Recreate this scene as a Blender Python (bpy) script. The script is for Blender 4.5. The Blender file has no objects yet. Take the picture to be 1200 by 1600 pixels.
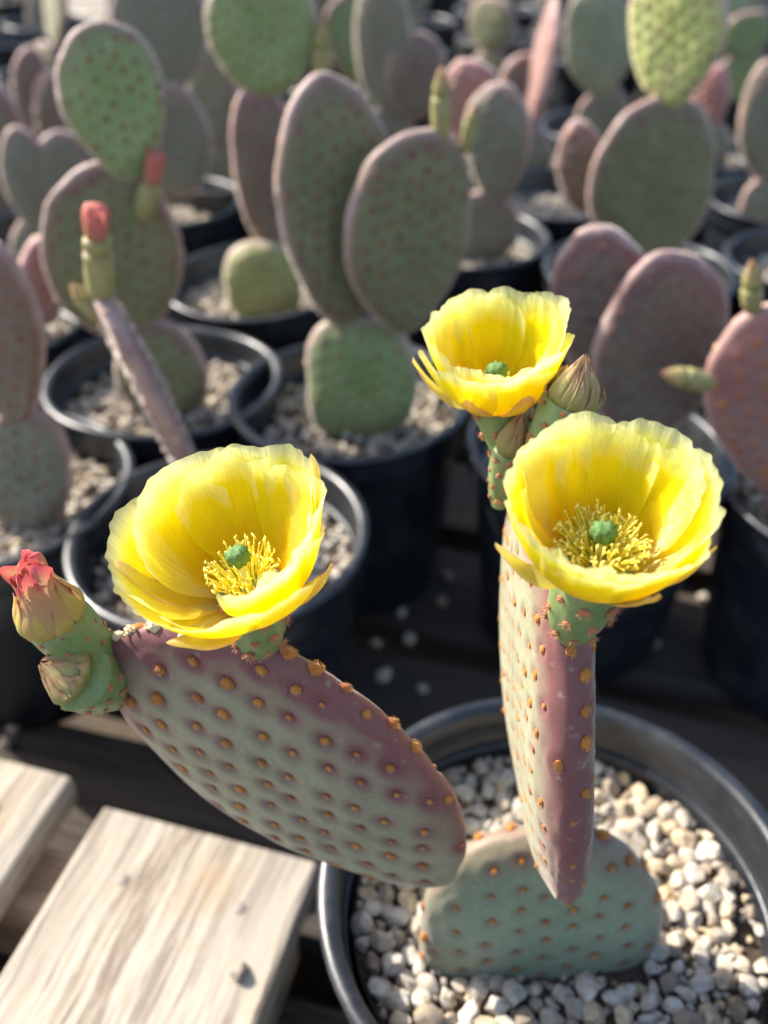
import bpy, math, random
import numpy as np
from mathutils import Vector, Matrix, noise

R = math.radians
rng = random.Random(7)
nrng = np.random.default_rng(7)
scn = bpy.context.scene
COL = scn.collection

# ------------------------------------------------------------------ camera
CAM_Z, PITCH, FPX = 0.48, R(37.0), 1450.0        # FPX: focal length in pixels of the 1200x1600 photograph
FWD = Vector((0, math.cos(PITCH), -math.sin(PITCH)))
UPV = Vector((0, math.sin(PITCH), math.cos(PITCH)))
CAM = Vector((0, 0, CAM_Z))
cd = bpy.data.cameras.new('camera'); cam = bpy.data.objects.new('camera', cd); COL.objects.link(cam)
cam.location = CAM; cam.rotation_euler = (math.pi/2 - PITCH, 0, 0)
cd.sensor_fit = 'VERTICAL'; cd.sensor_height = 24.0; cd.lens = FPX/1600*24.0
cd.clip_start = 0.01; cd.clip_end = 300
cd.dof.use_dof = True; cd.dof.focus_distance = 0.243; cd.dof.aperture_fstop = 5.2
scn.camera = cam

# ------------------------------------------------------------------ sky, sun, exposure
SUN_EL, SUN_AZ = R(37), R(-57)                    # azimuth from +Y, positive towards +X
w = bpy.data.worlds.new('World'); scn.world = w; w.use_nodes = True
nt = w.node_tree; nt.nodes.clear()
sky = nt.nodes.new('ShaderNodeTexSky'); sky.sky_type = 'NISHITA'; sky.sun_disc = False
sky.sun_elevation = SUN_EL; sky.sun_rotation = SUN_AZ; sky.air_density = 1.0; sky.dust_density = 2.0; sky.ozone_density = 1.0
bg = nt.nodes.new('ShaderNodeBackground'); bg.inputs[1].default_value = 0.15
wo = nt.nodes.new('ShaderNodeOutputWorld')
nt.links.new(sky.outputs[0], bg.inputs[0]); nt.links.new(bg.outputs[0], wo.inputs[0])
sl = bpy.data.lights.new('sun', 'SUN'); sl.energy = 4.7; sl.angle = R(0.5); sl.color = (1.0, 0.94, 0.84)
so = bpy.data.objects.new('sun', sl); COL.objects.link(so)
SUN = Vector((math.sin(SUN_AZ)*math.cos(SUN_EL), math.cos(SUN_AZ)*math.cos(SUN_EL), math.sin(SUN_EL)))
so.rotation_euler = (-SUN).to_track_quat('-Z', 'Y').to_euler(); so.location = (-2, 2, 3)
vs = scn.view_settings
vs.view_transform = 'Standard'; vs.look = 'None'; vs.gamma = 1; vs.exposure = 1.08; vs.use_curve_mapping = False
scn.cycles.use_denoising = True
scn.cycles.max_bounces = 8; scn.cycles.transmission_bounces = 6; scn.cycles.transparent_max_bounces = 12

# ------------------------------------------------------------------ helpers
def ray(px, py):
    return Vector(((px-600)/FPX, 0, 0)) + UPV*((800-py)/FPX) + FWD
def atY(px, py, Y): r = ray(px, py); return CAM + r*(Y/r.y)
def atZ(px, py, Z): r = ray(px, py); return CAM + r*((Z-CAM_Z)/r.z)
def proj(p):
    d = Vector(p)-CAM; z = d.dot(FWD)
    return (600+FPX*d.x/z, 800-FPX*d.dot(UPV)/z, z)

WM = {}
def link(name, data, parent=None, M=None, label=None, cat=None, group=None, kind=None):
    o = bpy.data.objects.new(name, data); COL.objects.link(o)
    M = M or Matrix.Identity(4)
    WM[o.name] = M
    if parent is not None:
        o.parent = parent; o.matrix_parent_inverse = WM[parent.name].inverted()
    o.matrix_basis = M
    if label: o['label'] = label
    if cat: o['category'] = cat
    if group: o['group'] = group
    if kind: o['kind'] = kind
    return o
def empty(name, loc, label, cat, group=None):
    o = link(name, None, None, Matrix.Translation(loc), label, cat, group); o.empty_display_size = 0.02
    return o
def mesh(name, V, F, mat=None, smooth=True, attrs=None, uv=None):
    me = bpy.data.meshes.new(name)
    me.from_pydata([tuple(map(float, v)) for v in V], [], [tuple(map(int, f)) for f in F])
    if smooth: me.polygons.foreach_set('use_smooth', [True]*len(me.polygons))
    for k, a in (attrs or {}).items():
        at = me.attributes.new(k, 'FLOAT', 'POINT'); at.data.foreach_set('value', np.asarray(a, dtype=np.float32))
    if mat: me.materials.append(mat)
    me.update()
    return me
class MB:
    """collects pieces for one joined mesh"""
    def __init__(s): s.V = []; s.F = []; s.A = []
    def add(s, V, F, a=0.0):
        n = len(s.V); s.V.extend(V); s.F.extend([tuple(i+n for i in f) for f in F]); s.A.extend([a]*len(V))
    def mesh(s, name, mat, smooth=True): return mesh(name, s.V, s.F, mat, smooth, {'rnd': s.A})
def lathe(prof, n=64, closed=False):
    V = []; F = []
    for (r, z) in prof:
        for i in range(n):
            t = 2*math.pi*i/n; V.append((r*math.cos(t), r*math.sin(t), z))
    for j in range(len(prof)-1):
        for i in range(n):
            F.append((j*n+i, j*n+(i+1) % n, (j+1)*n+(i+1) % n, (j+1)*n+i))
    return V, F
def icos(sub):
    import bmesh
    bm = bmesh.new(); bmesh.ops.create_icosphere(bm, subdivisions=sub, radius=1.0)
    V = [tuple(v.co) for v in bm.verts]; F = [tuple(v.index for v in f.verts) for f in bm.faces]; bm.free()
    return V, F
def frame(z, up=Vector((0, 0, 1))):
    z = z.normalized()
    x = up.cross(z)
    if x.length < 1e-4: x = Vector((1, 0, 0))
    x.normalize(); y = z.cross(x)
    return x, y, z
def MXYZ(x, y, z, p):
    return Matrix(((x.x, y.x, z.x, p.x), (x.y, y.y, z.y, p.y), (x.z, y.z, z.z, p.z), (0, 0, 0, 1)))

# ------------------------------------------------------------------ materials
def mat(name):
    m = bpy.data.materials.new(name); m.use_nodes = True
    t = m.node_tree; b = t.nodes['Principled BSDF']
    return m, t, b, t.nodes.new, t.links.new
def ramp(N, stops, interp='LINEAR'):
    r = N('ShaderNodeValToRGB'); r.color_ramp.interpolation = interp
    e = r.color_ramp.elements
    while len(e) < len(stops): e.new(0.5)
    for k, (p, c) in enumerate(stops): e[k].position = p; e[k].color = (*c, 1)
    return r
def mixc(N, L, f, a, b, mode='MIX'):
    m = N('ShaderNodeMix'); m.data_type = 'RGBA'; m.blend_type = mode
    for s, x in ((0, f), (6, a), (7, b)):
        if hasattr(x, 'links') or hasattr(x, 'is_linked'): L(x, m.inputs[s])
        elif isinstance(x, tuple): m.inputs[s].default_value = (*x, 1)
        else: m.inputs[s].default_value = x
    return m.outputs[2]
def noise_n(N, L, coord, scale, detail=3, rough=0.5):
    n = N('ShaderNodeTexNoise'); n.inputs['Scale'].default_value = scale; n.inputs['Detail'].default_value = detail
    n.inputs['Roughness'].default_value = rough
    if coord is not None: L(coord, n.inputs['Vector'])
    return n
def attr(N, name): a = N('ShaderNodeAttribute'); a.attribute_name = name; return a
def bump(N, L, h, strength, dist, b):
    bp = N('ShaderNodeBump'); bp.inputs['Strength'].default_value = strength; bp.inputs['Distance'].default_value = dist
    L(h, bp.inputs['Height']); L(bp.outputs[0], b.inputs['Normal'])

def pad_mat(name, green, green2, purple, rough=0.55, sheen=.7):
    m, t, b, N, L = mat(name)
    tc = N('ShaderNodeTexCoord')
    n1 = noise_n(N, L, tc.outputs['Object'], 45, 4)
    n2 = noise_n(N, L, tc.outputs['Object'], 600, 3, 0.7)
    g = mixc(N, L, ramp2(N, L, n1.outputs[0], .35, .65), green, green2)
    g = mixc(N, L, ramp2(N, L, n2.outputs[0], .45, .75, .28), g, tuple(min(1, c*1.5+.03) for c in green2))
    p = attr(N, 'purple')
    pm = N('ShaderNodeMath'); pm.operation = 'MULTIPLY_ADD'; L(n1.outputs[0], pm.inputs[0]); pm.inputs[1].default_value = .5; pm.inputs[2].default_value = .75
    pm2 = N('ShaderNodeMath'); pm2.operation = 'MULTIPLY'; pm2.use_clamp = True; L(pm.outputs[0], pm2.inputs[0]); L(p.outputs['Fac'], pm2.inputs[1])
    c = mixc(N, L, pm2.outputs[0], g, purple)
    lit_ = N('ShaderNodeMath'); lit_.operation = 'MULTIPLY'; L(attr(N, 'edge_light').outputs['Fac'], lit_.inputs[0]); L(ramp2(N, L, n1.outputs[0], .25, .6, .75), lit_.inputs[1])
    c = mixc(N, L, lit_.outputs[0], c, (.46, .33, .29))     # pale tint along the margin, painted to look like a sunlit edge
    oi = N('ShaderNodeObjectInfo'); va = N('ShaderNodeVectorMath'); va.operation = 'ADD'; L(tc.outputs['Object'], va.inputs[0]); L(oi.outputs['Random'], va.inputs[1])
    n3 = noise_n(N, L, va.outputs[0], 38, 7, .72)
    c = mixc(N, L, ramp2(N, L, n3.outputs[0], .63, .70, .55), c, (.30, .24, .15))
    n4 = noise_n(N, L, va.outputs[0], 210, 3, .6)
    c = mixc(N, L, ramp2(N, L, n4.outputs[0], .62, .74, .35), c, (.42, .40, .33))
    L(c, b.inputs['Base Color'])
    b.inputs['Roughness'].default_value = rough
    b.inputs['Sheen Weight'].default_value = sheen; b.inputs['Sheen Roughness'].default_value = 0.4; b.inputs['Sheen Tint'].default_value = (1, .93, .84, 1)
    b.inputs['Specular IOR Level'].default_value = 0.4
    bump(N, L, n2.outputs[0], 0.25, 0.0004, b)
    return m
def ramp2(N, L, s, lo, hi, top=1.0):
    r = N('ShaderNodeMapRange'); r.inputs[1].default_value = lo; r.inputs[2].default_value = hi
    r.inputs[4].default_value = top
    r.clamp = True; L(s, r.inputs[0]); return r.outputs[0]

PM = {
 'main':  pad_mat('pad_glaucous_purple', (.25, .265, .15), (.33, .335, .21), (.19, .072, .072), .55, .3),
 'base':  pad_mat('pad_glaucous_green', (.20, .26, .15), (.27, .31, .19), (.20, .11, .09), .55, .35),
 'green': pad_mat('pad_fresh_green', (.16, .24, .075), (.22, .28, .11), (.22, .11, .08)),
 'olive': pad_mat('pad_olive', (.125, .145, .060), (.17, .185, .085), (.17, .075, .055)),
 'lime':  pad_mat('pad_yellow_green', (.36, .41, .10), (.44, .46, .16), (.32, .20, .10)),
 'moss':  pad_mat('pad_moss', (.24, .26, .08), (.31, .31, .12), (.26, .16, .09)),
 'grey':  pad_mat('pad_grey_green', (.145, .155, .105), (.19, .20, .14), (.22, .13, .105)),
 'purple': pad_mat('pad_purple', (.145, .11, .085), (.175, .15, .105), (.22, .09, .08)),
 'dusk':  pad_mat('pad_dusky_purple', (.105, .085, .072), (.135, .12, .088), (.17, .065, .065)),
 'pink':  pad_mat('pad_pink', (.31, .145, .125), (.27, .175, .14), (.38, .13, .13)),
}

def fuzz_mat(name, c1, c2, c3):
    m, t, b, N, L = mat(name)
    oi = N('ShaderNodeObjectInfo'); g = attr(N, 'tip'); r = attr(N, 'rnd')
    ad = N('ShaderNodeMath'); ad.operation = 'ADD'; L(oi.outputs['Random'], ad.inputs[0]); L(r.outputs['Fac'], ad.inputs[1])
    fr = N('ShaderNodeMath'); fr.operation = 'FRACT'; L(ad.outputs[0], fr.inputs[0])
    rp = ramp(N, [(0, c1), (.45, c2), (1, c2)]); L(fr.outputs[0], rp.inputs[0])
    L(mixc(N, L, g.outputs['Fac'], rp.outputs[0], c3), b.inputs['Base Color'])
    b.inputs['Roughness'].default_value = .8; b.inputs['Sheen Weight'].default_value = .3
    b.inputs['Specular IOR Level'].default_value = .2
    return m
M_FUZZ = fuzz_mat('rust_fuzz', (.26, .06, .018), (.42, .15, .025), (.78, .42, .09))
M_CREAM = fuzz_mat('cream_wool', (.62, .47, .25), (.72, .60, .38), (.80, .70, .50))
M_BROWN = fuzz_mat('brown_fuzz', (.30, .09, .035), (.42, .15, .06), (.62, .30, .14))

M_DKBR = fuzz_mat('dark_brown_fuzz', (.13, .055, .04), (.22, .095, .06), (.26, .13, .09))
M_RIM = fuzz_mat('pale_tan_fuzz', (.42, .20, .10), (.55, .34, .20), (.7, .5, .35))  # margin glochids, coloured lighter to suggest backlit pad rims
def petal_mat(name, base, mid, edge, edge_clear=.45, transl=.56):
    m, t, b, N, L = mat(name)
    t.nodes.remove(b); out = t.nodes['Material Output']
    v = attr(N, 'pv'); u = attr(N, 'pu')
    cb = N('ShaderNodeCombineXYZ'); L(u.outputs['Fac'], cb.inputs[0]); L(v.outputs['Fac'], cb.inputs[1])
    oi = N('ShaderNodeObjectInfo')
    mp = N('ShaderNodeMapping'); mp.inputs['Scale'].default_value = (26, 1.8, 1); L(cb.outputs[0], mp.inputs[0])
    ml = N('ShaderNodeMath'); ml.operation = 'MULTIPLY'; L(oi.outputs['Random'], ml.inputs[0]); ml.inputs[1].default_value = 50
    L(ml.outputs[0], cb.inputs[2])
    vn = noise_n(N, L, mp.outputs[0], 1.0, 5, .65)
    # v shifted by noise
    ma = N('ShaderNodeMath'); ma.operation = 'MULTIPLY_ADD'; L(vn.outputs[0], ma.inputs[0]); ma.inputs[1].default_value = .09; ma.inputs[2].default_value = -.045
    vs_ = N('ShaderNodeMath'); vs_.operation = 'ADD'; L(v.outputs['Fac'], vs_.inputs[0]); L(ma.outputs[0], vs_.inputs[1])
    rp = ramp(N, [(.08, base), (.60, mid), (.74, mid), (.92, edge)]); L(vs_.outputs[0], rp.inputs[0])
    dark = mixc(N, L, ramp2(N, L, vn.outputs[0], .5, .75, .18), rp.outputs[0], base)
    d = N('ShaderNodeBsdfDiffuse'); L(dark, d.inputs[0])
    tr = N('ShaderNodeBsdfTranslucent'); L(dark, tr.inputs[0])
    mx = N('ShaderNodeMixShader'); mx.inputs[0].default_value = transl; L(d.outputs[0], mx.inputs[1]); L(tr.outputs[0], mx.inputs[2])
    gl = N('ShaderNodeBsdfGlossy'); gl.inputs['Roughness'].default_value = .38; gl.inputs[0].default_value = (.9, .9, .8, 1)
    lw = N('ShaderNodeLayerWeight'); lw.inputs[0].default_value = .25
    fm = N('ShaderNodeMath'); fm.operation = 'MULTIPLY'; fm.inputs[1].default_value = .25; L(lw.outputs['Fresnel'], fm.inputs[0])
    mg = N('ShaderNodeMixShader'); L(fm.outputs[0], mg.inputs[0]); L(mx.outputs[0], mg.inputs[1]); L(gl.outputs[0], mg.inputs[2])
    tp = N('ShaderNodeBsdfTransparent'); tp.inputs[0].default_value = (1, 1, .9, 1)
    me_ = N('ShaderNodeMixShader'); L(ramp2(N, L, vs_.outputs[0], .78, .96, edge_clear), me_.inputs[0])
    L(mg.outputs[0], me_.inputs[1]); L(tp.outputs[0], me_.inputs[2])
    bp = N('ShaderNodeBump'); bp.inputs['Strength'].default_value = .5; bp.inputs['Distance'].default_value = .0010
    L(vn.outputs[0], bp.inputs['Height'])
    for s in (d, tr, gl): L(bp.outputs[0], s.inputs['Normal'])
    L(me_.outputs[0], out.inputs[0])
    return m
M_PETAL = petal_mat('yellow_petal', (.92, .57, .0), (.95, .83, .010), (.93, .92, .45))
M_SEPAL = petal_mat('yellow_sepal', (.62, .55, .08), (.90, .79, .10), (.80, .55, .26), .0, .5)
M_BUD = petal_mat('bud_sepal', (.33, .33, .10), (.48, .42, .18), (.60, .36, .23), .0, .3)
M_WBASE = petal_mat('wilted_sepal', (.55, .45, .12), (.68, .52, .16), (.66, .36, .20), .0, .3)
M_WILT = petal_mat('wilted_petal', (.62, .46, .12), (.66, .38, .22), (.80, .16, .17), .0, .3)

def simple(name, col, rough=.6, noise_scale=None, col2=None, bstr=.2, bdist=.0005, spec=.5):
    m, t, b, N, L = mat(name)
    if noise_scale:
        tc = N('ShaderNodeTexCoord'); n = noise_n(N, L, tc.outputs['Object'], noise_scale, 5, .6)
        L(mixc(N, L, ramp2(N, L, n.outputs[0], .3, .7), col, col2 or col), b.inputs['Base Color'])
        bump(N, L, n.outputs[0], bstr, bdist, b)
    else: b.inputs['Base Color'].default_value = (*col, 1)
    b.inputs['Roughness'].default_value = rough; b.inputs['Specular IOR Level'].default_value = spec
    return m
M_OVARY = simple('ovary_green', (.15, .23, .07), .5, 180, (.24, .31, .13))
M_STIGMA = simple('stigma_green', (.06, .15, .03), .8, 1800, (.16, .27, .08), .5, .0005)
M_STYLE = simple('style_pale_yellow', (.75, .70, .25), .6)
M_STAMEN = simple('stamen_yellow', (.95, .80, .08), .7)
M_ANTHER = simple('anther_yellow', (.97, .86, .22), .8)

def pot_mat():
    m, t, b, N, L = mat('black_pot_plastic')
    tc = N('ShaderNodeTexCoord'); oi = N('ShaderNodeObjectInfo')
    ad = N('ShaderNodeVectorMath'); ad.operation = 'ADD'; L(tc.outputs['Object'], ad.inputs[0]); L(oi.outputs['Random'], ad.inputs[1])
    n = noise_n(N, L, ad.outputs[0], 30, 6, .65)
    n2 = noise_n(N, L, ad.outputs[0], 700, 2)
    c = mixc(N, L, ramp2(N, L, n.outputs[0], .48, .72, .75), (.012, .015, .020), (.058, .062, .066))
    L(c, b.inputs['Base Color'])
    L(ramp2(N, L, n.outputs[0], .2, .8, .62), b.inputs['Roughness'])
    rr = N('ShaderNodeMapRange'); rr.inputs[1].default_value = .3; rr.inputs[2].default_value = .7; rr.inputs[3].default_value = .26; rr.inputs[4].default_value = .46
    L(n.outputs[0], rr.inputs[0]); L(rr.outputs[0], b.inputs['Roughness'])
    b.inputs['Specular IOR Level'].default_value = .55
    bump(N, L, n2.outputs[0], .12, .0004, b)
    return m
M_POT = pot_mat()

STONE = [(0, (.13, .10, .08)), (.12, (.34, .29, .24)), (.28, (.52, .47, .39)), (.48, (.63, .58, .49)), (.60, (.56, .42, .25)), (.70, (.45, .42, .38)), (.86, (.66, .61, .52)), (1, (.31, .28, .24))]
def stone_mat():
    m, t, b, N, L = mat('pale_gravel')
    tc = N('ShaderNodeTexCoord'); oi = N('ShaderNodeObjectInfo'); a = attr(N, 'rnd')
    ad = N('ShaderNodeMath'); ad.operation = 'ADD'; L(oi.outputs['Random'], ad.inputs[0]); L(a.outputs['Fac'], ad.inputs[1])
    fr = N('ShaderNodeMath'); fr.operation = 'FRACT'; L(ad.outputs[0], fr.inputs[0])
    rp = ramp(N, STONE); L(fr.outputs[0], rp.inputs[0])
    geo = N('ShaderNodeNewGeometry')
    n = noise_n(N, L, geo.outputs['Position'], 260, 5, .65)
    n2 = noise_n(N, L, geo.outputs['Position'], 90, 3, .6)
    c = mixc(N, L, ramp2(N, L, n.outputs[0], .40, .64, .8), rp.outputs[0], (.28, .215, .145))
    c = mixc(N, L, ramp2(N, L, n2.outputs[0], .55, .75, .6), c, (.60, .40, .18))
    L(c, b.inputs['Base Color']); b.inputs['Roughness'].default_value = .85
    bump(N, L, n.outputs[0], .5, .0009, b)
    return m
M_STONE = stone_mat()
M_SOIL = simple('potting_soil', (.035, .022, .014), .95, 220, (.12, .085, .055), 1.0, .004)

def wood_mat(name, c1, c2, c3, gr=(.36, .33, .30), bl=(.52, .36, .18)):
    m, t, b, N, L = mat(name)
    tc = N('ShaderNodeTexCoord'); oi = N('ShaderNodeObjectInfo')
    ml = N('ShaderNodeVectorMath'); ml.operation = 'SCALE'; ml.inputs[0].default_value = (3.1, 7.7, 1.3); L(oi.outputs['Random'], ml.inputs['Scale'])
    ad = N('ShaderNodeVectorMath'); ad.operation = 'ADD'; L(tc.outputs['Object'], ad.inputs[0]); L(ml.outputs[0], ad.inputs[1])
    mp = N('ShaderNodeMapping'); mp.inputs['Scale'].default_value = (1, .028, 1); L(ad.outputs[0], mp.inputs[0])
    warp = noise_n(N, L, ad.outputs[0], 9, 2)
    wm = N('ShaderNodeVectorMath'); wm.operation = 'MULTIPLY_ADD'
    L(warp.outputs['Color'], wm.inputs[0]); wm.inputs[1].default_value = (.014, 0, 0); L(mp.outputs[0], wm.inputs[2])
    g = noise_n(N, L, wm.outputs[0], 120, 7, .75)
    mp2 = N('ShaderNodeMapping'); mp2.inputs['Scale'].default_value = (1, .12, 1); L(ad.outputs[0], mp2.inputs[0])
    g2 = noise_n(N, L, mp2.outputs[0], 24, 4, .6)
    blot = noise_n(N, L, ad.outputs[0], 14, 5, .6)
    rp = ramp(N, [(.34, c3), (.43, c1), (.50, c2), (.56, c3), (.60, c1), (.70, c2)]); L(g.outputs[0], rp.inputs[0])
    c = mixc(N, L, ramp2(N, L, g2.outputs[0], .42, .62, .45), rp.outputs[0], gr)
    c = mixc(N, L, ramp2(N, L, blot.outputs[0], .56, .72, .55), c, bl)
    kn = N('ShaderNodeTexVoronoi'); kn.inputs['Scale'].default_value = 11
    kmp = N('ShaderNodeMapping'); kmp.inputs['Scale'].default_value = (1, .45, 1); L(ad.outputs[0], kmp.inputs[0]); L(kmp.outputs[0], kn.inputs['Vector'])
    c = mixc(N, L, ramp2(N, L, kn.outputs['Distance'], .10, .03, .7), c, (.16, .11, .08))
    L(c, b.inputs['Base Color']); b.inputs['Roughness'].default_value = .85; b.inputs['Specular IOR Level'].default_value = .25
    bump(N, L, g.outputs[0], .6, .0016, b)
    return m
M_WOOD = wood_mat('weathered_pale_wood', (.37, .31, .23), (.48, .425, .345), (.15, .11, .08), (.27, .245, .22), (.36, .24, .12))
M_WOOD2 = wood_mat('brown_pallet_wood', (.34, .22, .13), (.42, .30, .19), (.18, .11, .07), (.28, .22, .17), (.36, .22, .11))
M_DARK = wood_mat('dark_brown_wood', (.055, .042, .033), (.085, .068, .053), (.03, .022, .016), (.05, .047, .044), (.075, .05, .03))  # boards under the pots, much darker than the near planks
def ground_mat():
    m, t, b, N, L = mat('dirt_ground')
    geo = N('ShaderNodeNewGeometry')
    n = noise_n(N, L, geo.outputs['Position'], 18, 6, .65); n2 = noise_n(N, L, geo.outputs['Position'], 160, 4, .6)
    c = mixc(N, L, ramp2(N, L, n.outputs[0], .35, .65), (.07, .055, .04), (.13, .10, .07))
    c = mixc(N, L, ramp2(N, L, n2.outputs[0], .5, .7, .5), c, (.09, .065, .045))
    L(c, b.inputs['Base Color']); b.inputs['Roughness'].default_value = .95
    bump(N, L, n2.outputs[0], .6, .006, b)
    return m
M_GROUND = ground_mat()

# ------------------------------------------------------------------ ground and pallets
GZ = -0.125
g = 60.0
link('ground', mesh('ground', [(-g, -g, GZ), (g, -g, GZ), (g, g, GZ), (-g, g, GZ)], [(0, 1, 2, 3)], M_GROUND, False), label='bare brown dirt ground under the pallets', kind='structure')

def bar_mesh(name, sx, sy, sz, m, bev=.0025, wob=.0012, seed=0):
    """a sawn board: length along local Y, rounded edges, slightly uneven long edges and ends"""
    r = random.Random(seed); ny = max(6, int(sy/.03))
    sec = []
    hx, hz = sx/2, sz/2
    for (cx, cz, a0) in ((hx-bev, hz-bev, 0), (-hx+bev, hz-bev, 90), (-hx+bev, -hz+bev, 180), (hx-bev, -hz+bev, 270)):
        for k in range(3):
            a = R(a0+45*k); sec.append((cx+bev*math.cos(a), cz+bev*math.sin(a)))
    n = len(sec); V = []; F = []
    ph = [r.uniform(0, 6) for _ in range(4)]
    for j in range(ny+1):
        y = -sy/2 + sy*j/ny
        dx = wob*(math.sin(y*17+ph[0])+.5*math.sin(y*43+ph[1])); dz = wob*.5*math.sin(y*11+ph[2])
        for (x, z) in sec:
            e = 0
            if j in (0, ny): e = wob*1.6*math.sin(x*60+ph[3])*(1)
            V.append((x+dx, y+e, z+dz))
    for j in range(ny):
        for i in range(n): F.append((j*n+i, j*n+(i+1) % n, (j+1)*n+(i+1) % n, (j+1)*n+i))
    F.append(tuple(range(n))); F.append(tuple(ny*n+i for i in reversed(range(n))))
    return mesh(name, V, F, m, False)
PR = R(16)
DV = Vector((math.sin(PR), math.cos(PR), 0)); CV = Vector((math.cos(PR), -math.sin(PR), 0))
def dc(c, d, z=0): return CV*c + DV*d + Vector((0, 0, z))
PT = .020
plank_cache = {}
def plank(parent, c, d, L_, along, wdt, m, z=-PT/2, thick=PT, name='plank', seed=0):
    key = (round(L_, 3), round(wdt, 3), round(thick, 3), m.name, seed % 3, name)
    if key not in plank_cache: plank_cache[key] = bar_mesh(name, wdt, L_, thick, m, seed=seed)
    ax = DV if along == 'd' else CV
    sd = Vector((ax.y, -ax.x, 0))
    return link(name, plank_cache[key], parent, MXYZ(sd, ax, Vector((0, 0, 1)), dc(c, d, z)))
nail_me = mesh('nail_head', *lathe([(.0, .0012), (.0025, .0011), (.0034, .0006), (.0036, -.004)], 10), simple('rusty_nail', (.16, .10, .07), .6, 900, (.30, .27, .25)))
# near pallet: planks run away from the viewer, raised on bearers beside the pot
TOP = .066
e0 = atZ(500, 1345, TOP); e1 = atZ(160, 1265, TOP); e2 = atZ(100, 1230, TOP)
END, edge0 = e0.dot(DV), e0.dot(CV)
PW, PG = edge0-e1.dot(CV), e1.dot(CV)-e2.dot(CV)
p1 = empty('pallet', dc(edge0-.2, -.2, 0), 'low pallet of pale weathered planks ending beside the flowering cactus pot', 'pallet', None)
c_ = edge0
for k, wd in enumerate((PW, PW+.002, PW-.002, PW+.003)):
    e = END + (0, .012, -.004, .006)[k]
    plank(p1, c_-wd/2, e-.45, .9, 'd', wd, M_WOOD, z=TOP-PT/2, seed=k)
    for cn in (c_-.028, c_-wd+.03):
        link('nail_head', nail_me, p1, Matrix.Translation(dc(cn, e-.032+rng.uniform(-.006, .006), TOP-.0002)))
    c_ -= wd+PG
for d_ in (END-.040, END-.43, END-.85):
    plank(p1, (edge0+c_)/2+.014, d_, edge0-c_-.045, 'c', .040, M_WOOD2, z=(TOP-PT)/2+.0015, thick=TOP-PT-.001, name='bearer', seed=1)
# the boards under all the pots run across
pallet_labels = ['pallet of brown crosswise boards under the flowering cactus pot', 'brown pallet under the pots behind the flowers', 'brown pallet under the blurred middle rows of pots', 'brown pallet under the farthest blurred pots']
for i in range(4):
    d0 = -.640 + i*1.0
    for j in range(-1, 2):
        if i == 0 and j: continue
        c0 = j*1.25 + .05 - .05*i
        lab = pallet_labels[i] + (', beyond the rosy purple pad' if j == 1 else ', beyond the grey heart' if j == -1 else '')
        p = empty('pallet', dc(c0, d0+.5, -.11), lab, 'pallet', 'pallets carrying the pots')
        nb = 8
        for k in range(nb):
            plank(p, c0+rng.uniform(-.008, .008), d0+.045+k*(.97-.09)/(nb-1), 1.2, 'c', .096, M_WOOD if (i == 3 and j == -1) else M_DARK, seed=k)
        for q_ in (-.57, 0, .57):
            plank(p, c0+q_, d0+.485, .97, 'd', .042, M_WOOD2, z=-PT-.0445, thick=.089, name='stringer', seed=2)

# ------------------------------------------------------------------ pots
PH, PRAD = .155, .083
def pot_profile():
    rt, rb = PRAD, .064
    body = []
    body.append((.012, .004)); body.append((rb-.006, .003)); body.append((rb-.001, .0)); body.append((rb, .004))
    for k in range(7):
        t = k/6; body.append((rb+.001+(rt-.0065-rb)*t, .006+(PH-.030-.006)*t))
    body.append((rt-.0055, PH-.024))
    inner = []
    nb = 26
    for k in range(nb+1):
        t = k/nb
        inner.append((rt-.0062-(rt-.0065-rb)*t - (.0005 if k % 2 else 0), PH-.020-(PH-.028)*t))
    inner.append((.0, .0075))
    rim = [(rt-.0058, PH-.026), (rt-.0015, PH-.0255), (rt-.0004, PH-.024), (rt, PH-.012), (rt+.0006, PH-.004), (rt+.0022, PH-.0030), (rt+.0026, PH-.0012), (rt+.0014, PH+.0002), (rt-.0012, PH+.0006), (rt-.0034, PH-.0004), (rt-.0044, PH-.0022), (rt-.0052, PH-.010), (rt-.0056, PH-.0208), (rt-.0060, PH-.0212)]
    return body, inner, rim
pb, pi_, prm = pot_profile()
V1, F1 = lathe(pb + [(PRAD-.0057, PH-.022)] + pi_, 72)
body_me = mesh('body', V1, F1, M_POT)
V2, F2 = lathe(prm, 72)
V2 = [(x, y, z + .0010*math.sin(3*math.atan2(y, x)+1)) for (x, y, z) in V2]
rim_me = mesh('rim', V2, F2, M_POT)
pots = []
def pot(x, y, label, group='black nursery pots standing in rows', sc=1.0, tilt=None):
    root = empty('nursery_pot', (x, y, 0.0), label, 'plant pot', group)
    a = Matrix.Translation((x, y, 0.0006)) @ Matrix.Rotation(rng.uniform(0, 6.28), 4, 'Z') @ Matrix.Rotation(R(rng.uniform(0, 1.2)), 4, 'X')
    if tilt: a = Matrix.Translation((x, y, .004)) @ Matrix(((sc, 0, 0, 0), (0, sc, 0, 0), (tilt[0]*sc, tilt[1]*sc, 1, 0), (0, 0, 0, 1)))
    link('body', body_me, root, a); link('rim', rim_me, root, a)
    pots.append((x, y)); return root

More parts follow.
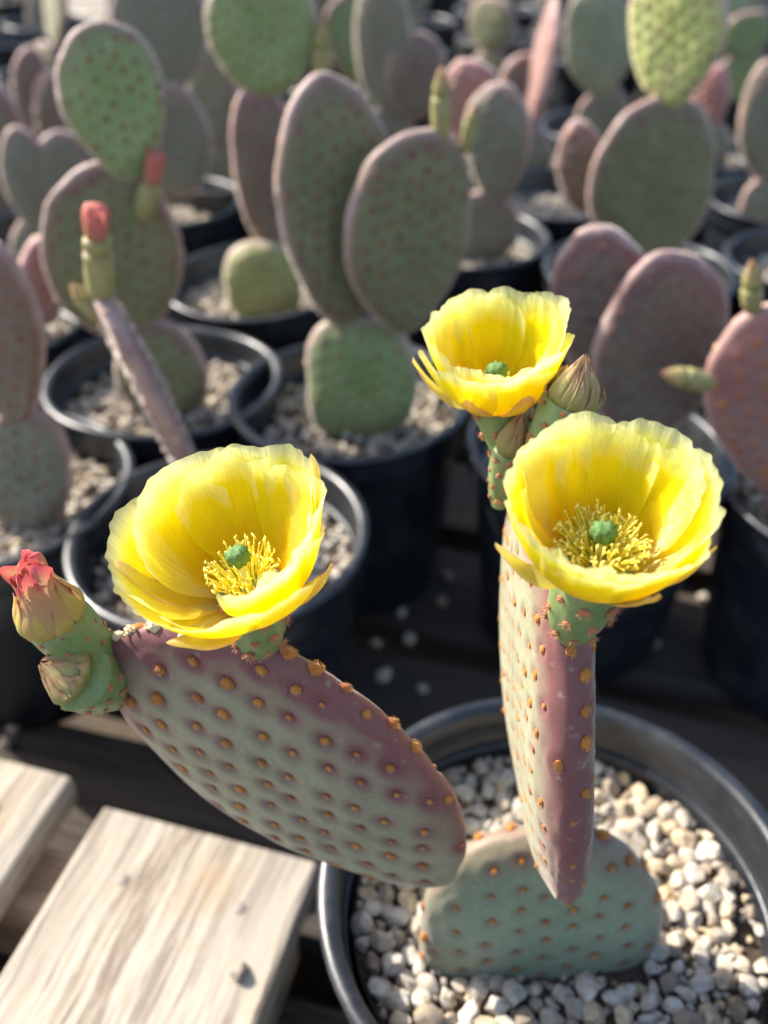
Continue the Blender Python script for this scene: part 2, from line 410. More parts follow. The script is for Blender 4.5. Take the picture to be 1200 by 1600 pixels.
# ------------------------------------------------------------------ stones
ico1, ico2 = icos(1), icos(2)
def stone_geo(sub, seed):
    r = random.Random(seed); V, F = (ico2 if sub == 2 else ico1)
    s = Vector((r.uniform(.95, 1.45), r.uniform(.8, 1.1), r.uniform(.7, 1.0)))
    planes = []
    for _ in range(13):
        n = Vector((r.gauss(0, 1), r.gauss(0, 1), r.gauss(0, 1))).normalized(); planes.append((n, r.uniform(.50, .84)))
    out = []
    for v in V:
        p = Vector(v)
        for n, d in planes:
            k = p.dot(n)
            if k > d: p -= n*(k-d)*.96
        p += Vector(v)*(.12*noise.noise(Vector(v)*1.4+Vector((seed*3.1, 0, 0)))+.05*noise.noise(Vector(v)*4+Vector((seed*3.1, 9, 0))))
        out.append((p.x*s.x, p.y*s.y, p.z*s.z))
    return out, F
stone_vars = [mesh('stone', *stone_geo(2, k), M_STONE, True) for k in range(14)]
for me_ in stone_vars: me_.set_sharp_from_angle(angle=R(24))
stone_lo = [stone_geo(1, 40+k) for k in range(8)]
def xf(V, M): return [tuple(M @ Vector(v)) for v in V]
def rotm(r): return Matrix.Rotation(r.uniform(0, 6.28), 4, 'Z') @ Matrix.Rotation(r.uniform(-.5, .5), 4, 'X') @ Matrix.Rotation(r.uniform(-.5, .5), 4, 'Y')
def gravel_mesh(seed, rad):
    r = random.Random(seed); mb = MB()
    n = 24
    pts = []
    for k in range(620):
        a = r.uniform(0, 6.283); q = rad*math.sqrt(r.random())
        s = r.uniform(.0026, .0050)
        V, F = stone_lo[r.randrange(8)]
        M = Matrix.Translation((q*math.cos(a), q*math.sin(a), r.uniform(-.001, .0032))) @ rotm(r) @ Matrix.Scale(s, 4)
        mb.add(xf(V, M), F, r.random())
    return mb.mesh('gravel', M_STONE, True)
GRAVEL_Z = .128
gr_r = .0745
gravel_vars = [gravel_mesh(100+k, gr_r) for k in range(3)]
def soil_disc():
    V = [(0, 0, .002)]; F = []
    n, m_ = 48, 10
    for j in range(1, m_+1):
        for i in range(n):
            a = 6.28318*i/n; q = .0762*j/m_
            V.append((q*math.cos(a), q*math.sin(a), .0018*noise.noise(Vector((q*math.cos(a)*60, q*math.sin(a)*60, 3)))))
    for i in range(n): F.append((0, 1+i, 1+(i+1) % n))
    for j in range(m_-1):
        for i in range(n): F.append((1+j*n+i, 1+(j+1)*n+i, 1+(j+1)*n+(i+1) % n, 1+j*n+(i+1) % n))
    return V, F
soil_me = mesh('soil', *soil_disc(), M_SOIL)
def fill_pot(x, y, label, group='gravel topped soil in the pots', dz=0.0):
    M = Matrix.Translation((x, y, GRAVEL_Z+dz)) @ Matrix.Rotation(rng.uniform(0, 6.28), 4, 'Z')
    s = link('soil', soil_me, None, M, label, 'soil', group, 'stuff')
    gme = gravel_vars[rng.randrange(3)]
    o = link('gravel', gme, s, M); o['kind'] = 'stuff'
    return s

# ------------------------------------------------------------------ areoles
def tuft_mesh(name, m, seed, hairs=34, flat=.55, hl=.55, base=None):
    r = random.Random(seed); V0, F0 = ico1
    V = []; T = []; F = []
    for v in V0:
        k = .92+.14*r.uniform(-1, 1)
        V.append((v[0]*k, v[1]*k, max(-.25, v[2]*flat*k))); T.append(.25*max(0, v[2]))
    F = [f for f in F0]
    for _ in range(hairs):
        n = Vector((r.gauss(0, .6), r.gauss(0, .6), r.uniform(.25, 1))).normalized()
        p = Vector((n.x, n.y, n.z*flat))*.92
        d = (n + Vector((r.uniform(-.35, .35), r.uniform(-.35, .35), r.uniform(-.1, .35)))).normalized()
        sd = (Matrix.Rotation(r.uniform(0, 6.28), 3, d) @ d.orthogonal().normalized())*.05
        i = len(V); tip = p + d*hl*r.uniform(.35, 1)
        V += [tuple(p-sd), tuple(p+sd), tuple(tip)]; T += [.2, .2, 1.0]; F.append((i, i+1, i+2))
    return mesh(name, V, F, m, True, {'tip': T})
AR_BIG = [tuft_mesh('areole', M_FUZZ, 60+k, 150, .90, .36) for k in range(3)]
AR = [tuft_mesh('areole', M_FUZZ, k, 60, .65, .38) for k in range(3)] + [tuft_mesh('areole', M_FUZZ, 7, 36, .5, .35)]
AR_CREAM = [tuft_mesh('areole', M_CREAM, 20+k, 20, .7, .4) for k in range(2)]
AR_BR = [tuft_mesh('areole', M_BROWN, 30+k, 46, .55, .95) for k in range(2)]
def lo_dome():
    V = [(0, 0, .6)]; F = []
    for i in range(6): a = i*math.pi/3; V.append((math.cos(a), math.sin(a), -.1))
    for i in range(6): F.append((0, 1+i, 1+(i+1) % 6))
    return V, F
LO = lo_dome()

# ------------------------------------------------------------------ cactus pads
class Pad:
    def __init__(s, base, tip, W, T, nrm, k=.18, p=3.2, bow_l=0.0, bow_w=0.0, twist=0.0, seed=0, neck=.0, sq=2.0):
        s.L = (tip-base).length; s.W, s.T, s.k, s.p, s.bl, s.bw, s.tw, s.neck, s.sq = W, T, k, p, bow_l, bow_w, twist, neck, sq
        ax = (tip-base).normalized(); n = (nrm - ax*nrm.dot(ax)).normalized(); sd = ax.cross(n)
        s.M = MXYZ(sd, ax, n, base); s.seed = seed
    def S(s, a, b, sg):
        a = np.asarray(a, float); b = np.asarray(b, float)
        rho = np.clip(np.sqrt(a*a+b*b), 0, 1)
        wob = 1 + .026*np.sin(3*np.arctan2(b, a)+s.seed) + .016*np.sin(5*np.arctan2(b, a)+2*s.seed) + .006*np.sin(11*np.arctan2(b, a)+3*s.seed)
        if s.sq != 2.0:
            t_ = np.arctan2(b, a); f_ = (np.abs(np.cos(t_))**s.sq+np.abs(np.sin(t_))**s.sq)**(-1/s.sq); f_ = 1+(f_-1)*rho**2
            a = a*f_; b = b*f_
        nk = 1 - s.neck*np.clip(-b, 0, 1)**2
        x = s.W/2*a*(1+s.k*b)*nk*(1+(wob-1)*rho); y = s.L/2*(b*(1+(wob-1)*rho)+1)
        h = s.T/2*np.sqrt(np.clip(1-rho**s.p, 0, 1))
        z = sg*h + s.bl*(b*b) + s.bw*(a*a) + s.tw*a*b
        z = z + .0007*np.sin(a*5+s.seed)*np.cos(b*4+s.seed*1.7)*(1-rho**4)
        return np.stack([x, y, z], -1)
    def frame_at(s, a, b, sg):
        e = 1e-3
        p = s.S(a, b, sg)
        if a*a+b*b > .985:                       # on the margin: outward normal in the plane
            t = math.atan2(b, a)
            q0 = s.S(math.cos(t-.01), math.sin(t-.01), 1); q1 = s.S(math.cos(t+.01), math.sin(t+.01), 1)
            d = q1-q0; n = Vector((d[1], -d[0], .0)).normalized()
            return Vector(p), n
        da = s.S(a+e, b, sg)-s.S(a-e, b, sg); db = s.S(a, b+e, sg)-s.S(a, b-e, sg)
        n = np.cross(da, db)*sg
        return Vector(p), Vector(n).normalized()
    def areoles(s, sp, seed, margin_sp=None, ang=.5, jit=.13):
        """(a, b, side) on a slanted lattice over both faces, and along the margin"""
        r = random.Random(seed); out = []
        ca, sa = math.cos(ang), math.sin(ang)
        N = int(max(s.L, s.W)/sp)+3
        for sg in (1, -1):
            for i in range(-N, N+1):
                for j in range(-N, N+1):
                    u = (i + (j % 2)*.5)*sp; v = j*sp*.866
                    x = u*ca - v*sa + r.uniform(-jit, jit)*sp; y = u*sa + v*ca + r.uniform(-jit, jit)*sp
                    b = y/(s.L/2); 
                    if abs(b) > .97: continue
                    wf = (1+s.k*b)*(1-s.neck*max(0, -b)**2); a = x/(s.W/2)/max(.2, wf)
                    if a*a+b*b < .89**2: out.append((a, b, sg))
        if margin_sp:
            per = math.pi*(s.L+s.W)/2; n = int(per/margin_sp)
            for k in range(n):
                t = 2*math.pi*(k+r.uniform(-.15, .15))/n
                if -2.1 < t-2*math.pi*(t > math.pi) < -1.04: continue
                rr = r.choice((1, 1, .972, .972)); out.append((rr*math.cos(t), rr*math.sin(t), r.choice((1, -1))))
        return out
    def build(s, name, root, m, na, nr, ars, edge_purple=1.0, spot=.0034, spot_amt=.8, tipw=.6, base_p=0.0, spot_len=1.0, label=None, side_p=0.0, tub=0.0):
        rr = np.sin(np.linspace(0, 1, nr+1)[1:]*math.pi/2)
        th = np.linspace(0, 2*math.pi, na, endpoint=False)
        P = []; AB = []
        F = []
        A = np.outer(rr, np.cos(th)); B = np.outer(rr, np.sin(th))
        def idx(side, j, i):
            i %= na
            if j == nr-1: return 2+2*(nr-1)*na+i
            return 2+(side*(nr-1)+j)*na+i
        pts = [s.S(0, 0, 1)[None], s.S(0, 0, -1)[None]]; ab = [np.array([[0, 0, 1.]]), np.array([[0, 0, -1.]])]
        for sg in (1, -1):
            a = A[:-1].ravel(); b = B[:-1].ravel(); pts.append(s.S(a, b, sg)); ab.append(np.stack([a, b, np.full(a.size, sg)], -1))
        a = A[-1]; b = B[-1]; pts.append(s.S(a, b, 1)); ab.append(np.stack([a, b, np.zeros(a.size)], -1))
        P = np.concatenate(pts); AB = np.concatenate(ab)
        for side in (0, 1):
            for i in range(na):
                f = (side, idx(side, 0, i), idx(side, 0, i+1)); F.append(f if side == 0 else f[::-1])
                for j in range(nr-1):
                    f = (idx(side, j, i), idx(side, j+1, i), idx(side, j+1, i+1), idx(side, j, i+1)); F.append(f if side == 0 else f[::-1])
        rho = np.sqrt(AB[:, 0]**2+AB[:, 1]**2)
        up = np.clip(AB[:, 1]*.5+.5, 0, 1)
        pur = edge_purple*np.clip((rho-.72)/.28, 0, 1)**1.3*(tipw*up+(1-tipw)) + side_p*np.clip((AB[:, 0]-.30)/.6, 0, 1)**1.2 + edge_purple*.35*tipw*np.clip((up-.6)/.4, 0, 1)**1.5 + base_p
        if ars is not None and len(ars):
            AP = np.array([s.S(x, y, g_) for x, y, g_ in ars])
            dmin = np.full(len(P), 9.)
            sgn = np.array([g_ for _, _, g_ in ars])
            for c in range(0, len(AP), 40):
                D = P[:, None, :]-AP[None, c:c+40, :]
                D[:, :, 1] /= spot_len
                dmin = np.minimum(dmin, np.sqrt((D**2).sum(-1)).min(1))
            k = np.exp(-(dmin/spot)**2)
            pur = pur*(1-.0*k) + spot_amt*k
            # each areole sits in a shallow dimple with a soft swelling round it
            nrm = np.zeros_like(P); nrm[:, 2] = np.sign(AB[:, 2])
            P = P + nrm*((tub*np.exp(-(dmin/.0034)**2)-(.0009 if tub == 0 else 0)*np.exp(-(dmin/(spot*.62))**2) + .0005*np.exp(-((dmin-spot*1.3)/(spot*.7))**2))[:, None])
        me = mesh(name, P, F, m, True, {'purple': np.clip(pur, 0, 1), 'edge_light': (np.clip((rho-.90)/.08, 0, 1) if tub else np.zeros(len(rho)))})  # painted sunlit-edge tint runs round the margin of background pads only
        return link(name, me, root, s.M, label)

def facing(p, n, lim=-.15):
    return n.dot((CAM-p).normalized()) > lim
def in_view(p, mg=15):
    x, y, z = proj(p); return -mg < x < 1200+mg and -mg < y < 1600+mg

# ------------------------------------------------------------------ flowers and buds
BOWL = [(.16, 0), (.36, .06), (.62, .24), (.81, .50), (.93, .78), (1.0, 1.02), (1.04, 1.16)]
BLUNT = [(.50, 0), (.62, .3), (.66, .7), (.70, 1.1), (.52, 1.42), (.10, 1.45)]
CLOSED = [(.50, 0), (.68, .25), (.70, .5), (.52, .85), (.28, 1.2), (.06, 1.5)]
def pinterp(prof, t):
    n = len(prof)-1; x = min(max(t, 0), 1)*n; i = min(int(x), n-1); f = x-i
    # catmull-rom
    P = [prof[max(0, i-1)], prof[i], prof[i+1], prof[min(n, i+2)]]
    o = []
    for c in (0, 1):
        a, b, c_, d = P[0][c], P[1][c], P[2][c], P[3][c]
        o.append(.5*((2*b)+(-a+c_)*f+(2*a-5*b+4*c_-d)*f*f+(-a+3*b-3*c_+d)*f**3))
    return o
def tepal(Rr, prof, phi, half, r, vmax=1.0, v0=0.0, pointed=0.0, ruf=.05, roff=0.0, curl=.05, lean=0.0, hs=1.0, rs=1.0, nu=40, nv=20, fr=1.0, tipcurl=0.0, twist=0.0):
    V = []; F = []; AU = []; AV = []
    ph = [r.uniform(0, 6.28) for _ in range(6)]; f1, f2 = r.uniform(4, 6)*fr, r.uniform(9, 13)*fr; f3 = r.uniform(24, 32)
    for j in range(nv+1):
        for i in range(nu+1):
            u = -1+2*i/nu; v = j/nv
            end = vmax*(1 - (1-pointed)*.20*abs(u)**2.6 - pointed*.55*abs(u)**1.15) - (.018*math.sin(f2*u+ph[0])+.010*math.sin(23*u+ph[5])+.008*math.sin(41*u+ph[2]))*(1-pointed)
            t = v0+(end-v0)*v
            rr, zz = pinterp(prof, t)
            wv = .55+.45*min(1, v*1.6)
            if pointed: wv *= (1-.35*v*pointed)
            ang = phi + half*u*wv + twist*v
            edge = v**3
            rr = rr*rs + roff + curl*u*u*v*(-1) + ruf*edge*(math.sin(f1*u+ph[1])*.7+math.sin(f2*u+ph[2])*.35 + math.sin(f3*u+ph[5])*.22*v**4*(1-pointed)) + lean*v*v
            rr += .012*math.sin(7*v+ph[3]+2*u)
            zz = zz*hs + ruf*.5*edge*math.sin(f1*1.3*u+ph[4]) - tipcurl*v**4
            V.append((Rr*rr*math.cos(ang), Rr*rr*math.sin(ang), Rr*zz)); AU.append(u); AV.append(v)
    for j in range(nv):
        for i in range(nu):
            a = j*(nu+1)+i; F.append((a, a+1, a+nu+2, a+nu+1))
    return V, F, {'pu': AU, 'pv': AV}
def put_tepal(name, parent, M, m, *a, **k):
    V, F, at = tepal(*a, **k)
    return link(name, mesh(name, V, F, m, True, at), parent, M)

areole_budget = []         # (size, position, matrix, mesh, parent) of everything on the flowering cactus
def ovary(name, root, base, axis, h, r0, r1, seed, rows=4, per=7, s=.0011, main=True, label=None, bend=Vector((0, 0, 0)), m=None):
    """green ribbed fruit body; returns (object, top matrix)"""
    r = random.Random(seed)
    x, y, z = frame(axis); M = MXYZ(x, y, z, base)
    V = []; F = []; n = 28; nz = 12
    def prad(t): return (r0+(r1-r0)*t**.8)*(1+.10*math.sin(math.pi*t))*(1-.25*max(0, .12-t)/.12)
    for j in range(nz+1):
        t = j/nz
        for i in range(n):
            a = 6.28318*i/n
            q = prad(t)*(1+.045*math.cos(per*a+5*t*1.2))
            V.append((q*math.cos(a), q*math.sin(a), h*t - .0015*(j == 0)))
    for j in range(nz):
        for i in range(n): F.append((j*n+i, j*n+(i+1) % n, (j+1)*n+(i+1) % n, (j+1)*n+i))
    F.append(tuple(nz*n+i for i in range(n)))
    o = link(name, mesh(name, V, F, m or M_OVARY, True), root, M, label)
    low = MB()
    for j in range(rows):
        t = .14+.80*j/(rows-1)
        for i in range(per):
            a = 6.28318*(i+.5*(j % 2))/per + r.uniform(-.1, .1)
            q = prad(t)
            p = Vector((q*math.cos(a), q*math.sin(a), h*t)); nn = Vector((math.cos(a), math.sin(a), -.25)).normalized()
            ax_, ay_, az_ = frame(nn)
            sc = s*r.uniform(.75, 1.2)
            Mw = M @ MXYZ(ax_, ay_, az_, p) @ Matrix.Scale(sc, 4)
            if main: areole_budget.append((sc, M @ p, (M.to_3x3() @ nn), Mw, AR_BR[r.randrange(2)], o))
            else: low.add(xf(LO[0], MXYZ(ax_, ay_, az_, p) @ Matrix.Scale(sc, 4)), LO[1], r.random())
    if not main and low.V:
        q = link('areoles', low.mesh('areoles', M_BROWN), o, M); q['kind'] = 'stuff'
    return o, M @ Matrix.Translation((0, 0, h))

def stamens(parent, M, Rr, n, seed, spread=.42, hmin=.16, hmax=.52):
    r = random.Random(seed); fil = MB(); ant = MB()
    OV = [(.8, 0, 0), (-.8, 0, 0), (0, .8, 0), (0, -.8, 0), (0, 0, 2.3), (0, 0, -2.3)]
    OF = [(0, 2, 4), (2, 1, 4), (1, 3, 4), (3, 0, 4), (2, 0, 5), (1, 2, 5), (3, 1, 5), (0, 3, 5)]
    for k in range(n):
        a = r.uniform(0, 6.283); q0 = Rr*r.uniform(.05, .2); q1 = Rr*spread*math.sqrt(r.uniform(.12, 1.0)); h = Rr*r.uniform(hmin, hmax)
        pts = []
        a2 = a+r.uniform(-.25, .25)
        for t in (0, .35, .7, 1):
            q = q0+(q1-q0)*t**1.2; aa = a+(a2-a)*t; pts.append(Vector((q*math.cos(aa), q*math.sin(aa), Rr*.06+h*(t**.8))))
        V = []; F = []; w_ = .00024
        for i, p in enumerate(pts):
            for c in range(3): V.append((p.x+w_*math.cos(c*2.094), p.y+w_*math.sin(c*2.094), p.z))
        for i in range(3):
            for c in range(3): F.append((i*3+c, i*3+(c+1) % 3, i*3+3+(c+1) % 3, i*3+3+c))
        fil.add(V, F)
        s = r.uniform(.00034, .00056)
        Ma = Matrix.Translation(pts[-1]) @ Matrix.Rotation(r.uniform(0, 3), 4, 'Z') @ Matrix.Rotation(r.uniform(-1.2, 1.2), 4, 'X') @ Matrix.Scale(s, 4)
        ant.add(xf(OV, Ma), OF)
    o = link('stamens', fil.mesh('stamens', M_STAMEN), parent, M); o['kind'] = 'stuff'
    o = link('anthers', ant.mesh('anthers', M_ANTHER), parent, M); o['kind'] = 'stuff'
def pistil(parent, M, Rr, h, rad):
    link('style', mesh('style', *lathe([(.0012, 0), (.0011, h*.5), (.0013, h), (.0, h)], 10), M_STYLE), parent, M)
    V0, F0 = icos(3); V = []
    for v in V0:
        a = math.atan2(v[1], v[0]); q = math.hypot(v[0], v[1])
        k = 1+.34*math.cos(8*a)*q*(.6+.4*max(0, v[2])) - .25*max(0, v[2])**6
        V.append((v[0]*k*rad, v[1]*k*rad, v[2]*k*rad*1.0+h+rad*.5))
    link('stigma', mesh('stigma', V, F0, M_STIGMA), parent, M)

def open_flower(root, base, ov_axis, ov_h, r0, r1, fl_axis, Rr, seed, spec, label, yaw=0.0, stam=90, sep=((0, 1),), spread=.42, drop=.002):
    r = random.Random(seed)
    o, Mt = ovary('flower', root, base, ov_axis, ov_h, r0, r1, seed, 4, 8, .0017, True, label)
    x, y, z = frame(fl_axis, Vector((0, 1, 0)))
    top = Mt.translation
    M = MXYZ(x, y, z, top - z*drop) @ Matrix.Rotation(yaw, 4, 'Z')
    for s_ in spec:
        kw = dict(s_); nm = kw.pop('n', 'petal'); mm = kw.pop('m', M_PETAL); phi = R(kw.pop('phi')); half = R(kw.pop('half'))
        put_tepal(nm, o, M, mm, Rr, BOWL, phi, half, r, **kw)
    stamens(o, M, Rr, stam, seed+5, spread)
    pistil(o, M, Rr, Rr*.50, .0030)
    return o

def bud(root, base, axis, h, r0, r1, Rb, seed, nsep=9, main=True, tip_axis=None, sc=.0009, length=1.0, m=None, label=None, rows=4, per=7, om=None, blunt=False):
    r = random.Random(seed)
    o, Mt = ovary('bud', root, base, axis, h, r0, r1, seed, rows, per, sc, main, label, m=om)
    x, y, z = frame(tip_axis or axis); M = MXYZ(x, y, z, Mt.translation - z*.0008)
    prof = [(a, b*length) for a, b in (BLUNT if blunt else CLOSED)]
    nu, nv = (12, 12) if main else (6, 6)
    for k in range(nsep*2):
        lay = k % 4
        put_tepal('sepal', o, M, m or M_BUD, Rb, prof, 2.39996*k+r.uniform(-.12, .12), R(24-2*lay if main else 32), r, vmax=(.50, .70, .88, 1.02)[lay]*r.uniform(.92, 1.06), pointed=1.0, ruf=.03, roff=(.07, .045, .02, 0)[lay], curl=.06, nu=nu, nv=nv, twist=.4)
    for k in range(5):
        put_tepal('sepal', o, M, m or M_BUD, Rb, prof, 6.283*k/5, R(52), r, vmax=1.0, pointed=.5, ruf=.02, roff=-.06, curl=0, nu=nu, nv=nv, twist=.5)
    return o

# ================================================================== the flowering cactus and its pot
MX, MY, MS = .0690, .1985, 1.07
pot(MX, MY, 'black nursery pot of the cactus with three open yellow flowers', None, MS, (.035, .05))
soil = link('soil', soil_me, None, Matrix.Translation((MX, MY, GRAVEL_Z)) @ Matrix.Diagonal((MS, MS, 1, 1)), 'dark soil with pale gravel in the pot of the flowering cactus', 'soil')
base_c = Vector((atZ(830, 1500, GRAVEL_Z).x, .181, GRAVEL_Z))
# gravel: one layer of stones set out by dart throwing, then smaller ones in the gaps
stones = []
for size_rng, tries in (((.0044, .0062), 1500), ((.0032, .0047), 6500), ((.0021, .0031), 9000)):
    for _ in range(tries):
        a = rng.uniform(0, 6.283); s = rng.uniform(*size_rng); q = (.0755*MS-s*.7)*math.sqrt(rng.random())
        x, y = MX+q*math.cos(a), MY+q*math.sin(a)
        if abs(x-base_c.x) < .041+s*.6 and abs(y-base_c.y) < .0075+s*.6: continue
        if any((x-X)**2+(y-Y)**2 < (.66*(s+S))**2 for X, Y, S, Z in stones): continue
        if noise.noise(Vector((x*38, y*38, 1.3))) > .60: continue
        stones.append((x, y, s, GRAVEL_Z+s*rng.uniform(.1, .8)))
def vis(st): x, y, s, z = st; return in_view(Vector((x, y, z)), 10)
stones.sort(key=lambda t: -(t[2] if vis(t) else t[2]*.01))
rest = MB()
for k, (x, y, s, z) in enumerate(stones):
    M = Matrix.Translation((x, y, z)) @ rotm(rng) @ Matrix.Scale(s, 4)
    if k < 300: link('stone', stone_vars[rng.randrange(14)], soil, M)
    else:
        V, F = stone_lo[rng.randrange(8)]; rest.add(xf(V, Matrix.Translation((-MX, -MY, -GRAVEL_Z)) @ M), F, rng.random())
for k in range(500):
    a = rng.uniform(0, 6.283); q = .0745*MS*math.sqrt(rng.random()); s = rng.uniform(.0010, .0024)
    V, F = stone_lo[rng.randrange(8)]
    rest.add(xf(V, Matrix.Translation((q*math.cos(a), q*math.sin(a), rng.uniform(0, .002))) @ rotm(rng) @ Matrix.Scale(s, 4)), F, rng.random())
o = link('small_gravel', rest.mesh('small_gravel', M_STONE), soil, Matrix.Translation((MX, MY, GRAVEL_Z))); o['kind'] = 'stuff'

plant = empty('prickly_pear', (base_c.x, base_c.y, GRAVEL_Z), 'purple tinged prickly pear cactus bearing three open yellow flowers', 'cactus')
# --- three pads
def V3(*a): return Vector(a)
PB = Pad(V3(base_c.x, .184, .078), V3(base_c.x+.002, .190, .2015), .092, .0240, V3(.04, -1, .05), k=.02, p=3.2, seed=1.0, bow_w=.002)
PL = Pad(V3(.0240, .1748, .1868), V3(-.0752, .1904, .2891), .0801, .0170, V3(-.28, -1, .06), k=.15, p=2.6, bow_l=-.0040, bow_w=-.0030, seed=2.3, neck=.205)
PRt = Pad(V3(.0560, .178, .193), V3(.0440, .221, .329), .089, .0190, V3(-1, -.045, -.08), k=.10, p=5.0, bow_l=-.003, seed=4.1, neck=.08, sq=2.4)
def main_pad(P, m, sp, msp, seed, size, ang=.5, **kw):
    ars = P.areoles(sp, seed, msp, ang)
    o = P.build('pad', plant, m, 200, 54, ars, **kw)
    r = random.Random(seed)
    for (a, b, sg) in ars:
        p, n = P.frame_at(a, b, sg)
        marg = a*a+b*b > .9
        top = max(0, b)
        s = size*r.uniform(.62, 1.25)*(1+.45*top*top)*(1.45 if marg and b > -.2 else 1)
        pw = P.M @ p; nw = (P.M.to_3x3() @ n).normalized()
        x, y, z = frame(nw, P.M.to_3x3().col[1])
        Mw = MXYZ(x, y, z, pw - nw*s*.12) @ Matrix.Diagonal((s*r.uniform(.8, 1), s*r.uniform(.9, 1.25), s*r.uniform(.8, 1.2), 1))
        me = AR_BIG[r.randrange(3)] if (marg and b > -.2) or s > size*1.35 else AR[r.randrange(3)] if (s > size*1.0) else AR[3]
        areole_budget.append((s, pw, nw, Mw, me, o))
    return o, ars
oPB, _ = main_pad(PB, PM['base'], .0118, .0125, 11, .0013, ang=.55, spot=.0032, spot_amt=.55, edge_purple=.6)
oPL, _ = main_pad(PL, PM['main'], .0112, .0082, 12, .00150, ang=.80, spot=.0033, spot_amt=.85, edge_purple=1.0, tipw=.75, spot_len=1.5, side_p=.50)
oPR, _ = main_pad(PRt, PM['main'], .0090, .0074, 13, .00138, ang=.2, spot=.0027, spot_amt=.6, edge_purple=1.45, tipw=.25)

# --- left flower
def pad_pt(P, deg, rr=1.0, sg=1):
    p, n = P.frame_at(rr*math.cos(R(deg)), rr*math.sin(R(deg)), sg); return P.M @ p, (P.M.to_3x3() @ n).normalized()
def near_deg(P, px, py):
    best = min(range(0, 360, 1), key=lambda d: math.hypot(*(np.array(proj(pad_pt(P, d)[0])[:2])-np.array((px, py)))))
    return best
dL = near_deg(PL, 410, 1003)
bL, nL = pad_pt(PL, dL)
SP_L = [
 dict(n='sepal', m=M_SEPAL, phi=-112, half=26, pointed=.9, vmax=.95, rs=1.12, ruf=.02, hs=.55, roff=.10),
 dict(n='sepal', m=M_SEPAL, phi=-25, half=22, pointed=.9, vmax=.90, rs=1.06, ruf=.02, hs=.62, roff=.05),
 dict(n='sepal', m=M_SEPAL, phi=40, half=16, pointed=.9, vmax=1.04, rs=1.05, ruf=.02, hs=.98, roff=.09),
 dict(n='sepal', m=M_SEPAL, phi=100, half=16, pointed=.9, vmax=1.0, rs=1.05, ruf=.02, hs=.98, roff=.10),
 dict(n='sepal', m=M_SEPAL, phi=-165, half=18, pointed=.9, vmax=1.0, rs=1.06, ruf=.02, hs=.85, roff=.03),
 dict(phi=178, half=52, rs=1.08, ruf=.05, hs=.92, roff=.03, lean=.06),
 dict(phi=122, half=54, rs=1.02, ruf=.05, hs=1.06, roff=.02),
 dict(phi=65, half=54, rs=1.0, ruf=.05, hs=1.06, roff=.02),
 dict(phi=10, half=48, rs=.98, ruf=.05, hs=.94),
 dict(phi=-128, half=54, rs=1.06, ruf=.05, hs=.66, roff=.04, lean=.08),
 dict(phi=-80, half=48, rs=1.03, ruf=.05, hs=.64, roff=.03, lean=.06),
 dict(phi=-38, half=44, rs=.96, ruf=.05, hs=.78),
 dict(phi=150, half=50, rs=.93, ruf=.05, hs=.90),
 dict(phi=92, half=50, rs=.92, ruf=.05, hs=.96),
 dict(phi=35, half=46, rs=.90, ruf=.06, hs=.92),
 dict(phi=-58, half=38, rs=.86, ruf=.07, hs=.74, vmax=.95),
]
fL_top = atY(390, 910, .1835)
fl_c = atY(338, 815, .185)
axL = (Vector((-.20, -.02, 1))).normalized()
open_flower(plant, bL - nL*.001, (fL_top-bL).normalized(), (fL_top-bL).length, .0062, .0088, axL, .0252, 21, SP_L, 'open yellow flower on the slanting oval pad', stam=130, spread=.40, drop=.004)

# --- right flower (near edge of the upright pad)
dR = near_deg(PRt, 893, 985)
bR, nR = pad_pt(PRt, dR)
fR_top = atY(936, 880, bR.y-.004)
SP_R = [
 dict(n='sepal', m=M_SEPAL, phi=-160, half=20, pointed=.9, vmax=1.0, rs=1.12, ruf=.02, hs=.72, roff=.06),
 dict(n='sepal', m=M_SEPAL, phi=-32, half=16, pointed=.9, vmax=.98, rs=1.04, ruf=.02, hs=.80, roff=.03),
 dict(n='sepal', m=M_SEPAL, phi=-75, half=22, pointed=.8, vmax=.8, rs=1.05, ruf=.02, hs=.8, roff=.04),
 dict(n='sepal', m=M_SEPAL, phi=20, half=20, pointed=.8, vmax=.98, rs=1.05, ruf=.02, hs=.9, roff=.04),
 dict(phi=160, half=50, rs=1.0, ruf=.06, hs=1.05),
 dict(phi=105, half=50, rs=1.0, ruf=.06, hs=1.12),
 dict(phi=52, half=45, rs=1.02, ruf=.07, hs=1.12),
 dict(phi=5, half=45, rs=1.03, ruf=.06, hs=1.08),
 dict(phi=-48, half=47, rs=1.02, ruf=.05, hs=.86),
 dict(phi=-98, half=52, rs=1.0, ruf=.05, hs=.80),
 dict(phi=-148, half=47, rs=1.0, ruf=.05, hs=.92),
 dict(phi=132, half=40, rs=.92, ruf=.06, hs=.98),
 dict(phi=82, half=40, rs=.92, ruf=.05, hs=.98, vmax=.95),
 dict(phi=28, half=40, rs=.92, ruf=.06, hs=1.0),
 dict(phi=-125, half=32, rs=.90, ruf=.06, hs=.86, vmax=.95),
 dict(phi=-70, half=40, rs=.91, ruf=.05, hs=.80),
]
axR = Vector((-.02, -.10, 1)).normalized()
open_flower(plant, bR - nR*.0015, (fR_top-bR).normalized(), (fR_top-bR).length, .0060, .0092, axR, .0226, 22, SP_R, 'open yellow flower on the near edge of the upright pad', stam=280, spread=.50, drop=.003)

